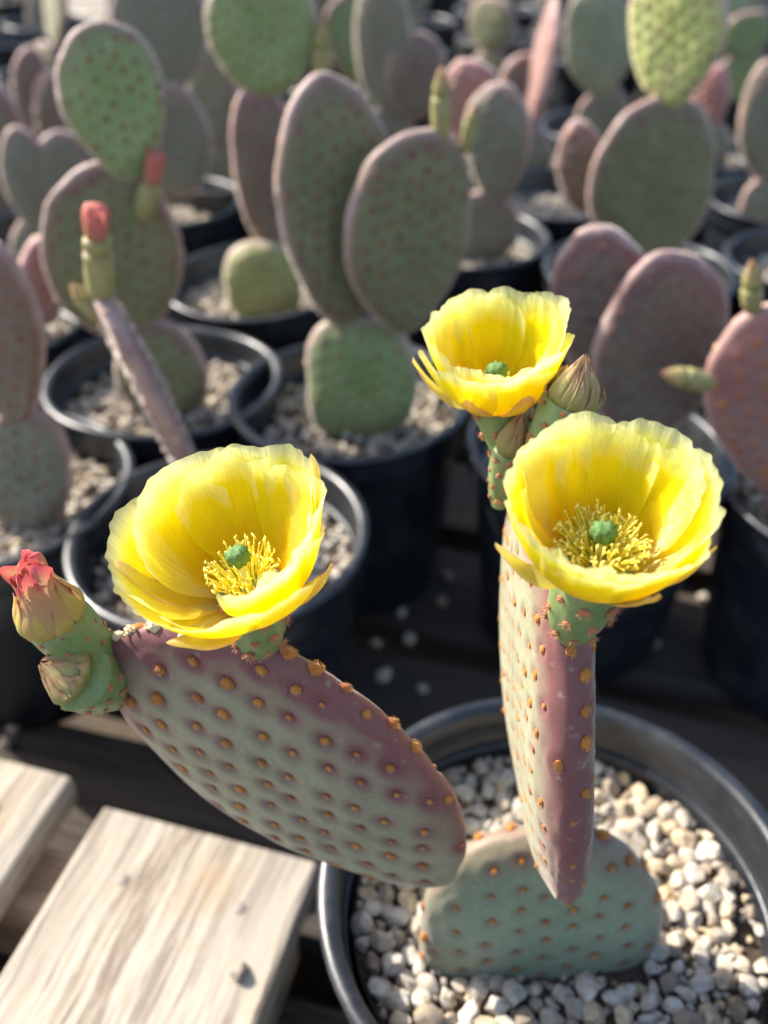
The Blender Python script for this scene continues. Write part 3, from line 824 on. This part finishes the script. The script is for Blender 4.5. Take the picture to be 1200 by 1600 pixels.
# --- back flower and the two buds on top of the upright pad
SP_B = [
 dict(n='sepal', m=M_SEPAL, phi=-170, half=20, pointed=.9, vmax=1.06, rs=1.12, ruf=.02, hs=.86, roff=.06),
 dict(n='sepal', m=M_SEPAL, phi=-120, half=26, pointed=.7, vmax=.62, rs=1.05, ruf=.02, hs=.95, roff=.05),
 dict(n='sepal', m=M_SEPAL, phi=-70, half=26, pointed=.7, vmax=.65, rs=1.05, ruf=.02, hs=.95, roff=.05),
 dict(n='sepal', m=M_SEPAL, phi=-20, half=26, pointed=.7, vmax=.7, rs=1.05, ruf=.02, hs=.95, roff=.04),
 dict(phi=170, half=47, rs=.98, ruf=.05, hs=1.10),
 dict(phi=118, half=50, rs=.98, ruf=.05, hs=1.20),
 dict(phi=65, half=50, rs=.98, ruf=.05, hs=1.20),
 dict(phi=15, half=45, rs=1.0, ruf=.05, hs=1.28),
 dict(phi=-35, half=47, rs=1.0, ruf=.05, hs=1.02),
 dict(phi=-90, half=52, rs=1.0, ruf=.05, hs=.90, lean=.04),
 dict(phi=-142, half=47, rs=1.04, ruf=.05, hs=.92, lean=.05),
 dict(phi=145, half=32, rs=.90, ruf=.06, hs=1.02),
 dict(phi=92, half=40, rs=.90, ruf=.05, hs=1.05),
 dict(phi=-60, half=40, rs=.90, ruf=.05, hs=.90),
 dict(phi=-115, half=30, rs=.90, ruf=.05, hs=.95),
]
dB = near_deg(PRt, 795, 740)
bB = PRt.M @ Vector(PRt.S(math.cos(R(62)), math.sin(R(62)), 1))
def margin_world(deg): return PRt.M @ Vector(PRt.S(math.cos(R(deg)), math.sin(R(deg)), 1)), pad_pt(PRt, deg)[1]
# the far side of the pad's margin (larger Y)
degs = sorted(range(0, 360, 2), key=lambda d: -margin_world(d)[0].z)
top_deg = degs[0]
far = [d for d in range(0, 360, 2) if margin_world(d)[0].z > .30]
far_deg = max(far, key=lambda d: margin_world(d)[0].y)
def along(t):  # from the top of the pad (0) to its far shoulder (1)
    dd = ((far_deg-top_deg+180) % 360)-180
    return margin_world(top_deg+dd*t)
pB, nB = along(.80)
topB = atY(776, 615, pB.y+.008)
open_flower(plant, pB - nB*.001, (topB-pB).normalized(), (topB-pB).length, .0062, .0088, Vector((-.08, -.02, 1)).normalized(), .0208, 23, SP_B, 'open yellow flower at the back of the upright pad', stam=40, spread=.33, drop=.003)
pC, nC = along(.45)
tC = atY(893, 628, pC.y+.004)
bud(plant, pC - nC*.001, (tC-pC).normalized(), (tC-pC).length, .0060, .0090, .0112, 31, 12, True, Vector((.12, .05, 1)), .0013, 1.0, label='plump closed tan bud beside the back flower')
pD, nD = along(.95)
pD2 = atY(752, 768, pD.y-.012)
tD = atY(762, 706, pD2.y)
bud(plant, pD2 + Vector((.006, 0, -.004)), (tD-pD2).normalized(), (tD-pD2).length+.004, .0030, .0052, .0066, 32, 10, True, Vector((.24, 0, 1)), .0013, 1.6, label='slim pointed bud on the edge of the upright pad')
pE, nE = along(.15)
tE = atY(900, 690, pE.y)
bud(plant, pE - nE*.001, (tE-pE).normalized(), (tE-pE).length, .0030, .0045, .0050, 33, 8, True, Vector((0, 0, 1)), .0008, 1.1, label='small pink tipped bud half hidden behind a flower')

# --- wilted flower and bud on the left tip of the slanting pad
dW = near_deg(PL, 175, 1040)
pW, nW = pad_pt(PL, dW)
tW = atY(82, 962, pW.y-.006)
bW = pW + Vector((.002, 0, 0))
ow, MW = ovary('wilted_flower', plant, bW, (tW-bW).normalized(), (tW-bW).length, .0060, .0088, 41, 5, 8, .0010, True, 'wilted pink flower closed on its green fruit')
WP = [(.80, 0), (.92, .25), (.86, .6), (.64, 1.1), (.56, 1.5), (.60, 1.9), (.46, 2.2), (.12, 2.25)]
axW = (atY(15, 845, pW.y-.008)-tW).normalized()
xw, yw, zw = frame(axW); MWf = MXYZ(xw, yw, zw, tW-zw*.001)
rw = random.Random(5)
for k in range(9):
    put_tepal('petal', ow, MWf, M_WILT, .0100, WP, 6.283*k/9, R(40), rw, vmax=rw.uniform(.8, 1.0), pointed=.15, fr=.45, ruf=.22, roff=rw.uniform(-.14, .08), curl=.05, hs=.95, nu=16, nv=26, twist=.5)
for k in range(9):
    put_tepal('sepal', ow, MWf, M_WBASE, .0098, WP, 6.283*(k+.4)/9, R(24), rw, vmax=rw.uniform(.38, .62), pointed=.7, ruf=.03, roff=.10, curl=.16, hs=.95, nu=10, nv=10)
dV_ = near_deg(PL, 180, 1075)
pV, nV = pad_pt(PL, dV_)
tV = atY(112, 1056, pV.y-.012)
bud(plant, pV + Vector((.002, 0, 0)), (tV-pV).normalized(), (tV-pV).length, .0062, .0098, .0128, 42, 12, True, (atY(40, 1030, pV.y-.014)-tV), .0012, .66, label='closed striped bud below the wilted flower', rows=5, per=8)

# --- dried cream wool on the slanting pad's top edge
def wool(px, py, s, n, seed, nm='dried_wool'):
    r = random.Random(seed); d = near_deg(PL, px, py); c, nn = pad_pt(PL, d); mb = MB()
    x, y, z = frame(nn, PL.M.to_3x3().col[2])
    V0, F0 = ico2
    for k in range(n):
        q = Vector((r.gauss(0, .9), r.gauss(0, .6), r.uniform(-.1, .7)))*s
        rs = s*r.uniform(.16, .36)
        V = [tuple((x*(v[0]*rs*(1+.25*r.uniform(-1, 1))+q.x) + y*(v[1]*rs*(1+.25*r.uniform(-1, 1))+q.y) + z*(v[2]*rs+q.z)) + c) for v in V0]
        mb.add(V, F0, r.random())
    link(nm, mb.mesh(nm, M_CREAM), oPL)
wool(308, 980, .0032, 46, 1); wool(242, 985, .0019, 24, 2); wool(205, 990, .0019, 24, 3)

# --- place the areoles: the 300 that show largest one by one, the rest joined
cand = []; hid = {}
for it in areole_budget:
    s, p, n, Mw, me, par = it
    if facing(p, n) and in_view(p): cand.append((-s/((p-CAM).dot(FWD)), len(cand), it))
    else: hid.setdefault(par.name, []).append(it)
cand.sort(key=lambda t: (t[0], t[1]))
for q, _, it in cand[290:]: hid.setdefault(it[5].name, []).append(it)
rc = random.Random(3)
for q, _, (s, p, n, Mw, me, par) in cand[:290]:
    x_, y_, _z = proj(p)
    if par == oPL and x_ < 260 and y_ < 1075 and (me in AR or me in AR_BIG): me = AR_CREAM[rc.randrange(2)] if rc.random() < .6 else me
    link('areole', me, par, Mw)
for pn, its in hid.items():
    mb = MB()
    for (s, p, n, Mw, me, par) in its: mb.add(xf(ico1[0], Mw @ Matrix.Diagonal((1, 1, .55, 1))), ico1[1], rng.random())
    o = link('areoles', mb.mesh('areoles', its[0][4].materials[0]), its[0][5]); o['kind'] = 'stuff'

# ================================================================== the other pots and cacti
def rim_pt(px, py): p = atZ(px, py, PH); return p.x, p.y
def bg_pad(root, P, m, seed, sp=.0105, na=104, nr=30, size=.0020, ed=1.0, tipw=.5, spot_amt=.45, base_p=0.0, fz=None, spot=.0030):
    ars = P.areoles(sp*random.Random(seed).uniform(.9, 1.15), seed, .0095, .3+.1*(seed % 4), .2)
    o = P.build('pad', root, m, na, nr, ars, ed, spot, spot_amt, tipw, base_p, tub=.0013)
    mb = MB(); mg = MB(); r = random.Random(seed)
    for (a, b, sg) in ars:
        p, n = P.frame_at(a, b, sg); x, y, z = frame(n, Vector((0, 1, 0)))
        s = size*(r.uniform(.75, 1.2) if a*a+b*b < .9 else r.choice((.5, .7, .9, 1.2)))
        if a*a+b*b < .9: p = p + n*.0011
        (mg if a*a+b*b > .9 else mb).add(xf(LO[0], MXYZ(x, y, z, p) @ Matrix.Scale(s, 4)), LO[1], r.random())
    q = link('areoles', mb.mesh('areoles', fz or M_DKBR), o, P.M); q['kind'] = 'stuff'
    q = link('rim_areoles', mg.mesh('rim_areoles', M_RIM), o, P.M); q['kind'] = 'stuff'
    return o
PADN = [0]
def pxpad(root, Y0, b, t, wpx, m='grey', yaw=0, dYb=0, dYt=0, T=.019, k=.14, W=None, ed=1.0, tilt=.0, neck=.15, sq=2.0, **kw):
    """a pad from its base point to its top point (read off the photograph, on the plant's own vertical plane)"""
    B = atY(b[0], b[1], Y0+dYb); Tp = atY(t[0], t[1], Y0+dYt)
    dep = ((B+Tp)/2-CAM).dot(FWD)
    W = W or wpx*dep/FPX/max(.35, abs(math.cos(R(yaw))))
    n = Vector((math.sin(R(yaw)), -math.cos(R(yaw)), tilt))
    PADN[0] += 1
    P = Pad(B, Tp, W, T, n, k=k, p=3.9, seed=PADN[0]*1.7, neck=neck, sq=sq, bow_l=.003*math.sin(PADN[0]*2.1))
    bg_pad(root, P, PM[m], PADN[0], ed=ed, **kw)
    return P
def base_pad(root, x, y, top, m, W=.075, yaw=0, T=.017, **kw):
    PADN[0] += 1
    n = Vector((math.sin(R(yaw)), -math.cos(R(yaw)), 0))
    P = Pad(Vector((x, y, GRAVEL_Z-.02)), top, W, T, n, k=.05, p=3.2, seed=PADN[0], neck=.1)
    bg_pad(root, P, PM[m], PADN[0], **kw); return P
def bg_bud(root, Y, b, t, wpx, m=None, length=1.3, split=.5):
    B = atY(b[0], b[1], Y); Tt = atY(t[0], t[1], Y); L_ = (Tt-B).length; ax = (Tt-B).normalized()
    dep = (B-CAM).dot(FWD); rb = wpx/2*dep/FPX
    h = L_*split
    return bud(root, B-ax*.002, ax, h+.002, rb*.75, rb*.95, rb*1.25, int(b[0]*7+b[1]), 8, False, None, rb*.12, (L_*(1-split))/(rb*1.25*1.5), m, None, 3, 6, M_OVBG, m is not None)
M_PINKBUD = petal_mat('pink_bud', (.52, .34, .16), (.74, .26, .20), (.84, .30, .26), .0, .4)
M_OVBG = simple('bud_olive', (.24, .24, .08), .6, 120, (.34, .28, .13))

def plant_at(ppx, ppy, label, plabel, glabel=None, dx=0, dy=0, group='prickly pears growing in the pots behind', fill=True):
    x, y = rim_pt(ppx, ppy)
    pot(x, y, plabel)
    if fill: fill_pot(x, y, glabel or plabel.replace('nursery pot', 'pot').replace('black ', 'pale gravel in the ', 1))
    return empty('prickly_pear', (x+dx, y+dy, GRAVEL_Z), label, 'cactus', group), x+dx, y+dy

# B: pot behind the left flower, edge-on pink pad with a pink bud
rt, x, y = plant_at(347, 830, 'cactus with one thin edge-on pink pad tipped by a pink bud', 'black nursery pot behind the left flower holding the thin pink pad')
yB = y+.03
P = pxpad(rt, yB, (305, 745), (158, 452), 0, 'purple', yaw=-66, W=.062, T=.0135, base_p=.25, ed=1.0, dYt=-.02)
base_pad(rt, x-.005, yB, atY(318, 730, yB), 'olive', W=.06, yaw=-20)
bg_bud(rt, yB-.02, (158, 460), (151, 350), 48, None, split=.6)
bg_bud(rt, yB-.024, (153, 388), (147, 314), 46, M_PINKBUD, split=.2)
bg_bud(rt, yB-.018, (150, 490), (108, 440), 30, None)
# A: left edge plant
rt, x, y = plant_at(-18, 752, 'cactus of stacked grey purple pads rising from the gravel beside the pink bud', 'black nursery pot of the grey purple cactus beside the pink bud')
pxpad(rt, y, (35, 835), (40, 630), 150, 'grey', k=0, neck=0, ed=.7, dYb=-.01)
pxpad(rt, y, (35, 668), (-22, 365), 118, 'purple', k=.05, ed=.7, spot_amt=.4)
# C
rt, x, y = plant_at(250, 590, 'three tiered cactus, bright green oval pad above a dark round one', 'black nursery pot of the three tiered cactus')
pxpad(rt, y, (262, 660), (240, 500), 145, 'olive', k=.0, neck=0, dYb=-.005)
pxpad(rt, y, (195, 535), (160, 250), 205, 'olive', k=.05, ed=1.1, yaw=16, spot_amt=.5)
pxpad(rt, y, (205, 282), (150, 30), 150, 'green', k=.12, ed=.7, yaw=20, dYt=.01, spot_amt=.25, tipw=.9)
bg_bud(rt, y-.005, (225, 330), (248, 232), 34, M_PINKBUD, split=.45)
# D
rt, x, y = plant_at(548, 615, 'cactus with two tall dotted olive pads side by side on a square base', 'black nursery pot of the cactus with two tall dotted pads')
pxpad(rt, y, (565, 690), (562, 498), 172, 'green', k=-.02, neck=0, sq=2.9, dYb=-.008, T=.024, ed=.4, spot_amt=.2)
pxpad(rt, y, (545, 515), (510, 120), 178, 'olive', k=.16, yaw=24, ed=.8, dYt=.02, spot=.0030, spot_amt=.7, T=.021)
pxpad(rt, y, (620, 520), (658, 198), 195, 'olive', k=.10, yaw=20, ed=.8, dYb=-.012, dYt=-.004, spot=.0030, spot_amt=.7, T=.021)
bg_bud(rt, y-.003, (688, 215), (690, 98), 30, None, split=.55)
bg_bud(rt, y-.003, (730, 228), (742, 162), 24, None, split=.55)
# E
rt, x, y = plant_at(408, 432, 'cactus with a broad bright green top pad behind the two tall dotted pads', 'black nursery pot behind the tall dotted pads, short square pad in its gravel')
pxpad(rt, y, (412, 505), (412, 378), 122, 'moss', k=-.05, neck=0, sq=2.9, dYb=-.02, dYt=-.02, T=.026, ed=.2, spot_amt=.15)
pxpad(rt, y, (425, 400), (402, 132), 95, 'purple', k=.2, yaw=20, ed=.9, base_p=.1)
pxpad(rt, y, (425, 155), (395, -60), 175, 'green', k=.15, ed=.3, spot_amt=.25, dYt=.01)
bg_bud(rt, y, (500, 130), (505, 20), 32, None)
# G: heart shaped purple pair behind the right flower
rt, x, y = plant_at(932, 695, 'cactus with a dark purple heart shaped pair of pads behind the tan bud', 'black nursery pot right behind the flowering upright pad')
pxpad(rt, y, (985, 775), (975, 600), 160, 'grey', k=.0, neck=0, ed=.6)
pxpad(rt, y, (985, 665), (922, 350), 160, 'dusk', k=.10, yaw=-10, dYb=.008, dYt=.02, ed=1.2, base_p=.15, spot_amt=.3, neck=0)
pxpad(rt, y, (1000, 690), (1060, 390), 215, 'dusk', k=.02, yaw=8, dYb=-.004, ed=1.0, spot_amt=.3, neck=0)
# H
rt, x, y = plant_at(1000, 420, 'cactus with a round olive pad below a sunlit yellow green pad', 'black nursery pot of the cactus with the sunlit yellow green pad')
base_pad(rt, x+.005, y, atY(1015, 380, y), 'olive')
pxpad(rt, y, (1022, 408), (1020, 150), 205, 'olive', k=.0, ed=.8, neck=0, yaw=14, spot_amt=.45)
pxpad(rt, y, (1050, 168), (1062, -70), 125, 'lime', k=.12, yaw=-38, ed=.3, dYt=.01, spot_amt=.25)
pxpad(rt, y+.03, (915, 335), (903, 190), 75, 'purple', k=.05, yaw=-20, base_p=.2)
# I: right edge purple pad
rt, x, y = plant_at(1350, 760, 'rosy purple oval pad with rusty dots and tan buds leaning at its edge', 'black nursery pot of the rosy purple pad')
base_pad(rt, x-.005, y, atY(1275, 720, y), 'purple')
pxpad(rt, y, (1262, 790), (1198, 468), 225, 'pink', k=.05, yaw=-14, ed=.9, size=.0022, spot_amt=.5, spot=.004, fz=M_FUZZ)
bg_bud(rt, y-.005, (1175, 478), (1175, 400), 34, None, split=.35)
bg_bud(rt, y-.01, (1105, 598), (1030, 582), 36, None, split=.45)
# L2: left pot with the small pink pad
rt, x, y = plant_at(-40, 500, 'small bright pink pad lit from behind on a low grey cactus', 'black nursery pot of the small bright pink pad')
base_pad(rt, x+.02, y-.01, atY(45, 500, y), 'grey')
pxpad(rt, y-.01, (65, 512), (62, 372), 62, 'pink', k=.0, yaw=30, base_p=.3, spot_amt=.2)
# F
rt, x, y = plant_at(722, 368, 'cactus of upright grey pads just behind the budded dotted pad', 'black nursery pot with bright gravel behind the budded dotted pad')
base_pad(rt, x, y+.015, atY(775, 300, y), 'grey')
pxpad(rt, y, (775, 318), (778, 128), 100, 'grey', k=.1, yaw=-18, ed=.9)
pxpad(rt, y+.03, (735, 230), (738, 92), 95, 'pink', k=.1, yaw=-20, ed=.8)
# C2
rt, x, y = plant_at(255, 312, 'clump of tall grey green pads standing in shade behind the three tiered cactus', 'black nursery pot of the shaded grey green clump')
pxpad(rt, y, (275, 310), (262, 130), 125, 'grey', k=.1, neck=0)
pxpad(rt, y, (245, 160), (215, -40), 105, 'grey', k=.15, yaw=12, ed=.4)
pxpad(rt, y+.01, (270, 150), (288, -40), 85, 'grey', k=.15, ed=.4)
# pad with a lit left edge
rt, x, y = plant_at(372, 262, 'slim grey pad with a sunlit edge between the shaded clump and green pad', 'black nursery pot of the slim grey pad with a sunlit edge')
base_pad(rt, x-.01, y, atY(338, 225, y), 'grey')
pxpad(rt, y, (340, 240), (325, 55), 82, 'grey', k=.2, yaw=-15)
pxpad(rt, y+.02, (340, 90), (300, -30), 60, 'lime', k=.1, yaw=-50, W=.05)
# N: heart at the far left
rt, x, y = plant_at(60, 372, 'cactus with a pale edged heart shaped pair of grey pads', 'black nursery pot of the pale edged grey heart')
base_pad(rt, x+.005, y, atY(72, 335, y), 'grey')
pxpad(rt, y, (68, 372), (25, 202), 75, 'grey', k=.2, yaw=14, ed=1.0)
pxpad(rt, y, (80, 372), (96, 202), 72, 'grey', k=.2, yaw=14, ed=1.0, dYt=.01)
rt, x, y = plant_at(80, 245, 'pair of low purple rimmed pads behind the grey heart', 'black nursery pot of the low purple rimmed pads')
base_pad(rt, x+.005, y, atY(88, 225, y), 'purple')
pxpad(rt, y, (100, 258), (86, 112), 82, 'purple', k=.1, ed=1.1, yaw=-5)
pxpad(rt, y+.02, (55, 210), (46, 74), 62, 'purple', k=.1, ed=1.1)
rt, x, y = plant_at(-60, 300, 'dark purple pad cut by the frame beyond the grey heart', 'black nursery pot of the dark purple pad beyond the grey heart')
base_pad(rt, x+.01, y, atY(-25, 270, y), 'purple')
pxpad(rt, y, (-15, 330), (-8, 130), 95, 'purple', k=.1, ed=1.1)
# centre top
rt, x, y = plant_at(600, 250, 'cactus with a tall silvery grey pad above a short purple one', 'black nursery pot of the tall silvery grey pad')
base_pad(rt, x, y, atY(605, 165, y), 'grey')
pxpad(rt, y, (605, 180), (595, -40), 92, 'grey', k=.1, yaw=-20, ed=.4)
pxpad(rt, y, (645, 190), (655, 48), 92, 'purple', k=.05, ed=.5, dYb=-.01, dYt=-.01)
rt, x, y = plant_at(812, 232, 'cactus with a long thin pinkish pad slanting up edge-on', 'black nursery pot of the long thin slanting pad')
base_pad(rt, x+.0, y, atY(822, 195, y), 'grey')
pxpad(rt, y, (822, 212), (872, 0), 0, 'pink', yaw=-80, W=.06, T=.016, base_p=.1, ed=.4)
pxpad(rt, y+.02, (812, 215), (815, 84), 70, 'purple', k=.1)
rt, x, y = plant_at(948, 196, 'pale grey green pad standing clear among black pots', 'black nursery pot of the pale grey green pad')
base_pad(rt, x, y, atY(945, 135, y), 'grey')
pxpad(rt, y, (942, 152), (930, -20), 108, 'base', k=.1, ed=.2, yaw=-10, spot_amt=.25)
rt, x, y = plant_at(1085, 232, 'short pink sunlit pad beside the nested black pots', 'black nursery pot of the short pink sunlit pad')
base_pad(rt, x+.005, y, atY(1105, 185, y), 'grey')
pxpad(rt, y, (1102, 205), (1112, 96), 48, 'pink', yaw=-45, k=.1, base_p=.2)
rt, x, y = plant_at(1231, 312, 'tall grey pad with a pale sunlit edge above nested pots', 'black nursery pot of the tall grey pad with a pale edge')
base_pad(rt, x, y, atY(1205, 270, y), 'grey')
pxpad(rt, y, (1205, 292), (1215, 92), 105, 'grey', k=.1, yaw=-12)
rt, x, y = plant_at(1170, 138, 'low green pad with a pale rim beyond the nested pots', 'black nursery pot of the low green pale rimmed pad')
base_pad(rt, x, y, atY(1165, 70, y), 'green', W=.08)
pxpad(rt, y, (1165, 90), (1162, 18), 82, 'green', k=.0, ed=1.0, spot_amt=.2)
pxpad(rt, y+.03, (1130, 60), (1135, -30), 70, 'base', k=.0, ed=.4, spot_amt=.2)
x, y = rim_pt(1285, 405); pot(x, y, 'black nursery pot under the tall grey pad with a pale edge'); fill_pot(x, y, 'pale gravel in the pot under the tall grey pad with a pale edge')
x, y = rim_pt(868, 300); pot(x, y, 'black nursery pot between the small purple pad and the upright grey pads'); fill_pot(x, y, 'pale gravel in the pot between the small purple pad and the upright grey pads')

# --- the blurred rows at the back: filled up to where the picture ends
kinds = ['grey', 'purple', 'grey', 'green', 'olive', 'base', 'pink', 'grey']
row = 0; yy = .95
while yy < 2.75:
    xx = -(.46*yy+.16) + (row % 2)*.0875
    while xx < .46*yy+.16:
        px_, py_ = xx+rng.uniform(-.012, .012), yy+rng.uniform(-.012, .012)
        if all((px_-a)**2+(py_-b)**2 > .171**2 for a, b in pots):
            u, v, _ = proj(Vector((px_, py_, PH)))
            if -130 < u < 1330 and v > -70 and not (75 < u < 215 and v < 70):
                right = u > 1010 or (830 < u < 1000 and v > 100)
                filled = not (right and rng.random() < .45)
                km = rng.choice(kinds) if filled and rng.random() < (.22 if right else .88) and v < 230 else None
                cn = {'grey': 'grey green', 'purple': 'purple', 'green': 'fresh green', 'olive': 'olive', 'base': 'blue green', 'pink': 'pink', None: ''}[km]
                nq = rng.choice((1, 1, 2))
                what = ('small %s cactus of %s' % (cn, ('two pads', 'three pads')[nq-1])) if km else ''
                pot(px_, py_, 'blurred back row black pot with a '+what if km else 'blurred back row black pot with bare gravel and no cactus' if filled else 'empty black pot in the blurred back rows', 'pots of the blurred back rows')
                if filled:
                    fill_pot(px_, py_, 'pale gravel round the '+what+' in the back rows' if km else 'bare pale gravel in a back row pot without a cactus', 'gravel of the blurred back rows')
                    if km:
                        r0 = empty('prickly_pear', (px_, py_, GRAVEL_Z), what+' in the blurred back rows', 'cactus', 'prickly pears of the blurred back rows')
                        hb = rng.uniform(.05, .08); t0 = Vector((px_+rng.uniform(-.01, .01), py_, GRAVEL_Z+hb))
                        base_pad(r0, px_, py_, t0, km, W=rng.uniform(.06, .08), yaw=rng.uniform(-50, 30), na=40, nr=12)
                        for q in range(nq):
                            PADN[0] += 1
                            lx = rng.uniform(-.04, .04); yaw_ = R(rng.uniform(-60, 40))
                            Pq = Pad(t0+Vector((lx*.5, 0, -.008)), t0+Vector((lx*1.4, rng.uniform(-.02, .02), rng.uniform(.07, .115))), rng.uniform(.055, .085), .015, Vector((math.sin(yaw_), -math.cos(yaw_), 0)), k=.14, p=3.0, seed=PADN[0], neck=.15)
                            bg_pad(r0, Pq, PM[km], PADN[0], sp=.013, na=40, nr=12)
        xx += .175
    yy += .152; row += 1

# --- loose pebbles fallen on the boards
def pebble(p, s, label, group=None):
    link('pebble', stone_vars[rng.randrange(14)], None, Matrix.Translation(p) @ rotm(rng) @ Matrix.Scale(s, 4), label, 'pebble', group)
q = atZ(372, 1522, TOP); pebble(Vector((q.x, q.y, TOP+.0032)), .0048, 'white pebble lying alone on the sunlit plank')
q = atZ(1098, 940, 0); pebble(Vector((q.x, q.y, .004)), .0060, 'pale pebble on the boards behind the right flower')
for (u, v) in ((12, 1165), (590, 1010), (640, 1000), (628, 962), (700, 905), (660, 1080), (20, 1140), (980, 985), (1020, 1010), (690, 945), (600, 1060)):
    q = atZ(u, v, 0); pebble(Vector((q.x, q.y, .003)), rng.uniform(.004, .007), 'small pale pebble fallen on the shaded boards between pots', 'pebbles fallen on the shaded boards')
